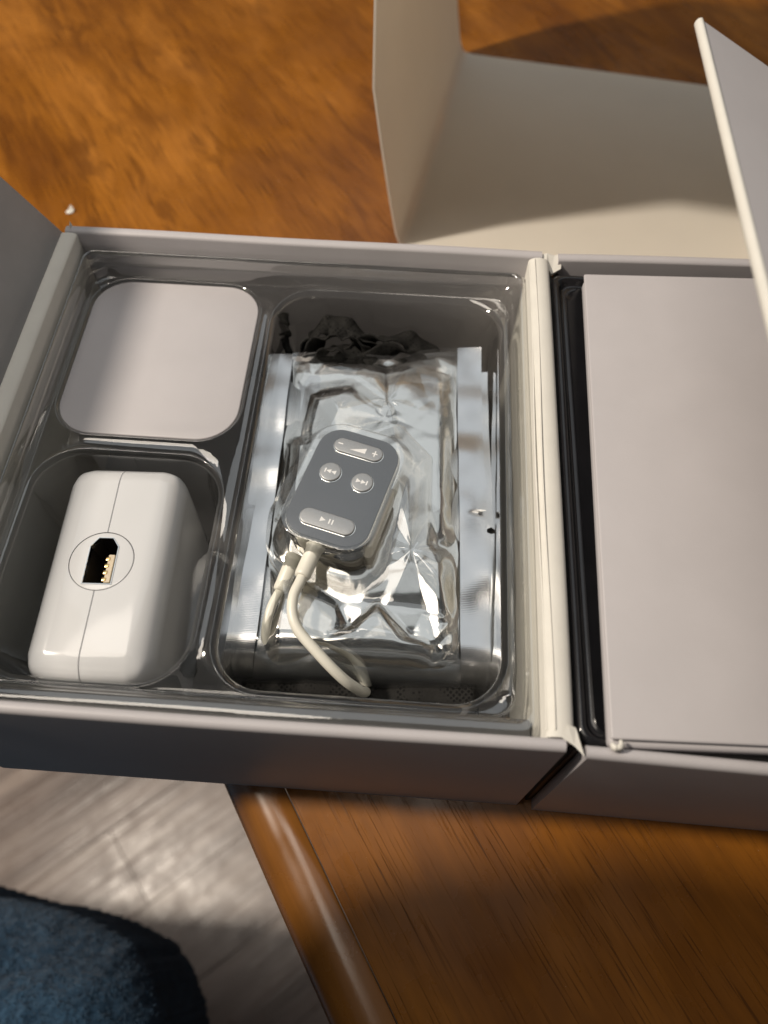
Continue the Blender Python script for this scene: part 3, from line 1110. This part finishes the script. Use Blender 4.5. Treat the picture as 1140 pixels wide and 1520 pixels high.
quadslab("back_cover", [(143.1, 1.6), (262, 4.6), (265, 130.6), (145.7, 125.9)], 58.2, 61.3, 1.0, PAPER, .6)
quadslab("inner_pages", [(144.6, 3.6), (261, 6.4), (264, 129.6), (146.7, 124.9)], 61.35, 61.75, 0.12, WHITE, .6)
quadslab("front_cover", [(143.2, 2.6), (262, 5.4), (265, 131.2), (145.6, 126.7)], 61.8, 62.7, 0.42, PAPER, .6)
V, F = tube(spline([(143.2, 1.8, 62.6), (144.0, 1.0, 62.4), (145.0, 1.3, 62.9), (144.8, 2.4, 63.2)], 6), [.3, .4, .5, .6, .7, .7, .7, .7, .6, .6, .6, .6, .5, .5, .5, .4, .4, .3, .2], 8, 1.3, True, .4, .25)
mesh("torn_edge", V, F, WHITE, bk, True, angle=60)

# ------------------------------------------------------------------ open sleeve behind the box
sl = thing("box_sleeve", "cream inside of an empty cardboard sleeve standing open behind the box", "sleeve", (94.7, 212, 0))
u_ = Vector((0.1618, 0.9868, 0))
v_ = Vector((0.9885, -0.151, 0))
N0 = Vector((93.1, 203.4, 0))


def sleeve_panel(name, pts, depth=135.6, t=0.8):
    """pts: cross-section polyline (along v_, up z); swept along u_"""
    V, F = [], []
    m = len(pts)
    K = 14
    nrm = []
    for i in range(m):
        a = np.array(pts[max(i - 1, 0)])
        b = np.array(pts[min(i + 1, m - 1)])
        d = (b - a) / np.linalg.norm(b - a)
        nrm.append((-d[1], d[0]))
    ringp = [pts[i] for i in range(m)] + [(pts[i][0] - nrm[i][0] * t, pts[i][1] - nrm[i][1] * t) for i in range(m - 1, -1, -1)]
    L = []
    for k in range(K + 1):
        s = k / K
        L.append([tuple(N0 + u_ * (depth * s) + v_ * p[0] + Vector((0, 0, p[1] + .5 * math.sin(s * 3 + p[0] * .03) * (0 < p[0] < 138) * (p[1] > 2)))) for p in ringp])
    V, F = rings(L, True, True)
    return mesh(name, V, F, CREAM, sl, True, angle=50)


FW = 142.0
sleeve_panel("floor_panel", [(3.3, 1.2), (5, 1.0), (30, 1.0), (80, 1.2), (120, 1.05), (FW - 1, 0.95)])
sleeve_panel("left_panel", [(-8.0, 127.4), (-8.9, 108), (-9.4, 86), (-9.9, 63), (-7.0, 42), (-3.6, 20), (-1.3, 7), (.2, 2.6), (1.7, 1.45), (3.4, 1.25)])
sleeve_panel("roof_panel", [(FW + 2.2, 127.6), (100, 128.6), (60, 128.8), (20, 128.2), (-9.0, 127.9)])
sleeve_panel("right_panel", [(FW + .2, .6), (FW + 4, 40), (FW + 7, 63), (FW + 5, 95), (FW + 2.4, 126.9)])

# ------------------------------------------------------------------ scrap of paper on the table
sc_ = thing("paper_scrap", "tiny torn scrap of white paper on the table behind the box corner", "scrap", (-40, 214, 0))
V = [(-2.6, -1.2, .3), (-.4, -2.2, .6), (1.8, -1.0, .4), (2.6, 1.0, 1.2), (.8, 2.6, 3.4), (-.8, 1.0, 1.6), (.6, .2, .9), (-2.9, .3, .25)]
F = [(0, 1, 6, 7), (1, 2, 3, 6), (6, 3, 4, 5), (7, 6, 5)]
V, F = thicken(V, F, .25)
mesh("torn_paper", [(x * .62, y * .62, z * .75) for x, y, z in V], F, WHITE, sc_, False, True)

# ------------------------------------------------------------------ blue fleece at the table's corner
fl = thing("fleece_blanket", "fuzzy navy blue fleece heaped below the table edge at the lower left", "blanket", (-200, -250, -758))
poly = np.array([(-1000, 4), (-621, 7), (-220, 5), (-140, -3), (-95, -19), (-57, -25.5), (-45, -26.0), (-27.7, -28.6), (-12.5, -32.5), (2.9, -38.8),  # unseen left edge shaped for the shadow it casts on the floor
                 (12.0, -48.4), (21.2, -61.2), (28, -80), (33, -120), (30, -520), (-1000, -520)], float)


def poly_sd(x, y):
    d = np.full(x.shape, 1e9)
    ins = np.zeros(x.shape, bool)
    n = len(poly)
    for i in range(n):
        a, b = poly[i], poly[(i + 1) % n]
        e = b - a
        t = np.clip(((x - a[0]) * e[0] + (y - a[1]) * e[1]) / e.dot(e), 0, 1)
        d = np.minimum(d, np.hypot(x - a[0] - t * e[0], y - a[1] - t * e[1]))
        c1 = (a[1] > y) != (b[1] > y)
        xi = a[0] + (y - a[1]) / (b[1] - a[1] + 1e-12) * e[0]
        ins ^= c1 & (x < xi)
    return np.where(ins, d, -d)


def axis(lo, d0, d1, hi, fine, coarse):
    return np.concatenate([np.arange(lo, d0, coarse), np.arange(d0, d1, fine), np.arange(d1, hi, coarse)])


gx = axis(-1010, -130, 50, 62, 1.0, 16)
gy = np.concatenate([axis(-528, -100, -18, -17.5, 1.0, 12), np.arange(-17, 22, 3.0)])
X, Y = np.meshgrid(gx, gy)
sd = poly_sd(X, Y) + 1.2 * (noise2(X, Y, .12, 41) - .5) + .7 * (noise2(X, Y, .45, 42) - .5)
R_ = 42.0
t_ = np.clip(sd / R_, 0, 1)
Zl = -160 + 42 * np.sqrt(np.clip(1 - (1 - t_) ** 2, 0, 1))
Zl = Zl + 3.0 * (noise2(X, Y, .03, 43) - .5) * 2 + 1.3 * (noise2(X, Y, .14, 44) - .5) + 1.0 * (noise2(X, Y, .5, 45) - .5)
# a soft turned-over fold near the corner
fd = (Y + 52 - .30 * (X + 20)) / 7.0
Zl = Zl + 6.5 / (1 + np.exp(fd * 2.2)) * (sd > 0)
# unseen heap, added outside the view to block light
hx = np.clip(1 - np.maximum(np.abs(X + 330) - 140, 0) / 95, 0, 1)
hy = np.clip(1 - np.maximum(np.abs(Y + 320) - 150, 0) / 68, 0, 1)
hh = np.minimum(hx, hy)
Zl = Zl + 430 * np.sqrt(np.clip(1 - (1 - hh) ** 2, 0, 1))
Zl = np.where(sd < 0, np.maximum(-160 + sd * 500, -225), Zl)
V = list(zip(X.ravel().tolist(), Y.ravel().tolist(), Zl.ravel().tolist()))
nx_ = len(gx)
F = []
for j in range(len(gy) - 1):
    for i in range(nx_ - 1):
        a = j * nx_ + i
        if max(V[a][2], V[a + 1][2], V[a + nx_][2], V[a + nx_ + 1][2]) > -224.5:
            F.append((a, a + 1, a + nx_ + 1, a + nx_))
mesh("fleece_cloth", V, F, FLEECE, fl, True, angle=85)
# unseen arm in the same fleece, added to shade the near tabletop
P = spline([(-330, -300, 180), (-230, -230, 215), (-130, -130, 215), (-60, -64, 200), (-14, -40, 190), (40, -38, 189)], 8)
R2 = [62 - 26 * i / (len(P) - 1) + 1.5 * math.sin(i * 1.3) for i in range(len(P))]
R2[-1] = 24
V2, F2 = tube(P, R2, 28, 1.0, True, .05, .03)
mesh("added_shadow_arm", V2, F2, FLEECE, fl, True, angle=85)
# pile: short tufts standing on the cloth
TV, TF = [], []
sel = np.argwhere((sd > 1) & (X > -120) & (X < 46) & (Y > -98))
pick = sel[rng.integers(0, len(sel), 9000)]
for (j, i) in pick:
    x, y, z = X[j, i] + rng.random() - .5, Y[j, i] + rng.random() - .5, Zl[j, i]
    a = rng.random() * 6.283
    l_, w_ = .9 + 1.5 * rng.random(), .22
    s = len(TV)
    dx, dy = math.cos(a), math.sin(a)
    TV += [(x - dy * w_, y + dx * w_, z - .3), (x + dy * w_, y - dx * w_, z - .3), (x + dx * l_ * .7, y + dy * l_ * .7, z + l_ * .7), ]
    TF.append((s, s + 1, s + 2))
pile = mesh("fleece_pile", TV, TF, FLEECE, fl, False)
pile['kind'] = 'stuff'

for o in list(COL.objects):
    if '_base' in o:
        del o['_base']
